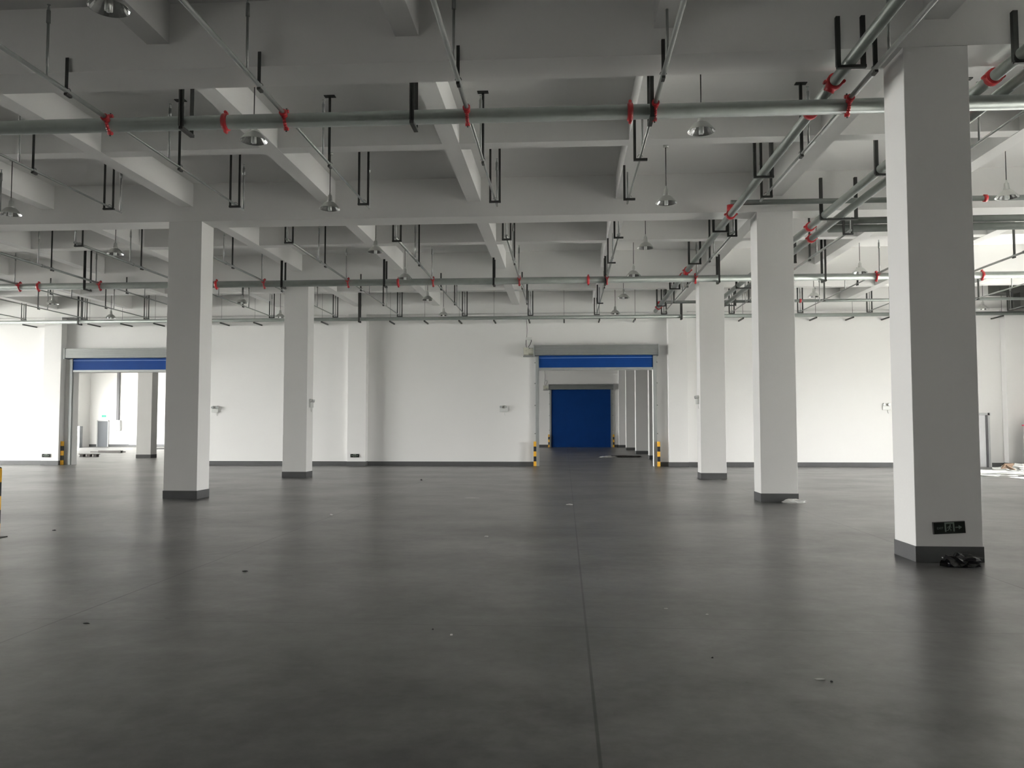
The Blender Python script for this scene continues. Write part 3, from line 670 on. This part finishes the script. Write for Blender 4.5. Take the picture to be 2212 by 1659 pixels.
scraps = [  # x, y, size, material, label
    (0.08, 16.8, (0.12, 0.05, 0.03), 'paper', 'white scrap lying on the floor joint before the central doorway'),
    (-4.24, 14.6, (0.05, 0.05, 0.03), 'paper', 'tiny white scrap on the floor left of the oily stain'),
    (-0.88, 6.30, (0.022, 0.018, 0.014), 'paper', 'pale pebble near the middle of the foreground floor'),
    (-1.05, 6.46, (0.014, 0.012, 0.012), 'darkbit', 'dark crumb beside the pale pebble in the foreground'),
    (1.60, 5.36, (0.055, 0.010, 0.010), 'paper', 'thin pale curl of wire on the right foreground floor'),
    (1.66, 5.31, (0.016, 0.012, 0.012), 'darkbit', 'dark crumb at the end of the pale wire curl'),
    (1.01, 5.80, (0.014, 0.012, 0.012), 'darkbit', 'lone black crumb right of the floor joint in the foreground'),
    (-3.90, 6.48, (0.05, 0.008, 0.008), 'darkbit', 'small dark staple shaped bit on the left foreground floor'),
    (0.88, 7.32, (0.03, 0.018, 0.010), 'paper', 'pale chip on the floor right of the joint, farther of two'),
    (1.20, 7.12, (0.022, 0.014, 0.010), 'paper', 'pale chip on the floor right of the joint, nearer of two'),
    (-4.3, 24.2, (0.05, 0.04, 0.05), 'darkbit', 'small dark lump on the floor before the mid back wall'),
    (-1.15, 11.9, (0.05, 0.03, 0.02), 'paper', 'white curl beside the oily stain on the floor'),
    (-3.55, 8.9, (0.06, 0.02, 0.015), 'darkbit', 'dark sliver on the left floor below the reflection'),
    (-7.9, 12.2, (0.06, 0.02, 0.015), 'darkbit', 'dark bit on the floor near the striped bollard'),
    (5.55, 12.3, (0.03, 0.03, 0.02), 'paper', 'white speck on the floor between first and second right pillars'),
    (-2.1, 18.3, (0.28, 0.04, 0.012), 'paper', 'thin white strip lying on mid floor before the back wall'),
]
for i, (x, y, sz, mm, lab) in enumerate(scraps):
    crumple('floor_scrap', (x, y, 0.0), tuple(q * 0.6 for q in sz), M[mm], lab, 'litter', 40 + i, 1.0, 'small scraps on the floor')

# ------------------------------------------------------------------ second hall seen through the left doorway
r = empty('steel_door', (-37.45, D2, 0), 'grey door standing in the far wall of the bright second hall', 'door')
MB().box(-0.42, 0.42, -0.04, -0.01, 0.0, 2.06).build('door_leaf', M['doorm'], r)
f = MB(); f.box(-0.50, -0.42, -0.08, 0, 0, 2.14); f.box(0.42, 0.50, -0.08, 0, 0, 2.14); f.box(-0.5, 0.5, -0.08, 0, 2.06, 2.14); f.build('door_frame', M['greybox'], r)
o = MB().box(-0.17, 0.17, -0.05, -0.005, -0.08, 0.08).build('exit_sign', M['green'], None, loc=(-37.4, D2, 2.48)); tag(o, 'green exit sign above the grey door in the bright second hall', 'exit sign')
r = empty('cable_duct', (-36.2, D2, 0), 'grey vertical cable duct ending in a wall box, in the bright second hall', 'duct')
MB().box(-0.10, 0.10, -0.16, -0.005, 2.15, HB).build('duct_shaft', M['duct'], r)
MB().box(-0.26, 0.26, -0.22, -0.005, 1.30, 2.15).build('wall_box', M['greybox'], r, bevel=0.01)
for z, nm in ((2.02, 'upper'), (1.33, 'lower')):
    o = MB().cyl((0, 0, 0), (0, -0.05, 0), 0.05, 12).build('wall_socket', M['duct'], None, loc=(-34.8, D2, z)); tag(o, f'{nm} one of two dark dots on the wall right of the cable duct', 'socket')
r = empty('control_cabinet', (-37.5, 60.5, 0), 'grey control cabinet with two pale panels before the grey door', 'cabinet')
MB().box(-0.26, 0.26, -0.2, 0.2, 0.0, 1.66).build('cabinet_body', M['doorm'], r)
MB().box(-0.17, 0.17, -0.206, -0.2, 1.25, 1.50).build('upper_panel', M['plastic'], r); MB().box(-0.17, 0.12, -0.206, -0.2, 0.9, 1.08).build('lower_panel', M['plastic'], r)
r = empty('carton', (-37.0, 57.0, 0), 'pale carton on the floor left of the control cabinet', 'box')
MB().box(-0.27, 0.27, -0.25, 0.25, 0.04, 0.80).build('carton_body', M['greybox'], r, bevel=0.01); MB().box(-0.29, 0.29, -0.27, 0.27, 0.0, 0.05).build('carton_base', M['timber'], r)
r = empty('hazard_post', (-35.6, 57.3, 0), 'short striped post right of the pale carton in the second hall', 'bollard')
MB().cyl((0, 0, 0), (0, 0, 0.88), 0.05, 12).build('striped_post', M['stripes_small'], r); MB().cyl((0, 0, 0.88), (0, 0, 0.90), 0.05, 12, 0.03).build('cap', M['black'], r)
r = empty('fire_extinguisher', (-33.2, 51.5, 0), 'pinkish red round canister just inside the left doorway jamb', 'fire extinguisher')
MB().lathe([(0.001, 0.0), (0.2, 0.0), (0.24, 0.1), (0.24, 0.36), (0.16, 0.46), (0.04, 0.50), (0.001, 0.5)], seg=16).build('canister', M['pink'], r); MB().cyl((0, 0, 0.49), (0, 0, 0.56), 0.04, 10).build('valve', M['black'], r)
for i in range(3):
    r = MB().box(-0.09, 0.09, -0.12, 0.12, 0, 0.13).box(-0.16, 0.16, -0.12, 0.12, 0.13, 0.16).box(-0.13, -0.07, -0.12, 0.12, 0, 0.02).build('timber_block', M['timber'], None, loc=(-25.85 + i * 0.37, 42.2, 0))
    tag(r, f'dark stacked block on the bright floor, {("leftmost", "middle", "rightmost")[i]} of three in a row', 'timber', 'three blocks beyond the left doorway')
r = empty('plank_stack', (-28.2, 49.0, 0), 'long dark plank lying on the bright floor beyond the left doorway', 'timber')
MB().box(-1.3, 0.9, -0.08, 0.08, 0.02, 0.08, ).build('plank', M['timber'], r); MB().box(-0.75, 0.7, -0.14, 0.14, 0.0, 0.13).build('bundle', M['timber'], r)
r = empty('steel_frame', (-24.9, 49.5, 0), 'flat black steel frame on the floor behind the shaded pillar', 'frame')
fr = MB()
for (a, b) in (((-1.4, -0.5), (2.2, -0.5)), ((-1.3, 0.5), (2.2, 0.5)), ((-1.4, -0.5), (-1.3, 0.5)), ((0.9, -0.5), (0.95, 0.5)), ((2.2, -0.5), (2.2, 0.5))):
    fr.cyl((a[0], a[1], 0.25), (b[0], b[1], 0.25), 0.03, 8)
for px in (-1.35, 0.9, 2.2):
    for py in (-0.5, 0.5): fr.cyl((px, py, 0), (px, py, 0.25), 0.025, 8)
fr.build('frame_bars', M['iron'], r)
crumple('rubble_heap', (-26.3, 55.5, 0), (0.8, 0.4, 0.5), M['timber'], 'dark rubbish heap beyond the shaded pillar in the second hall', 'litter', 77, 0.9, n=3)
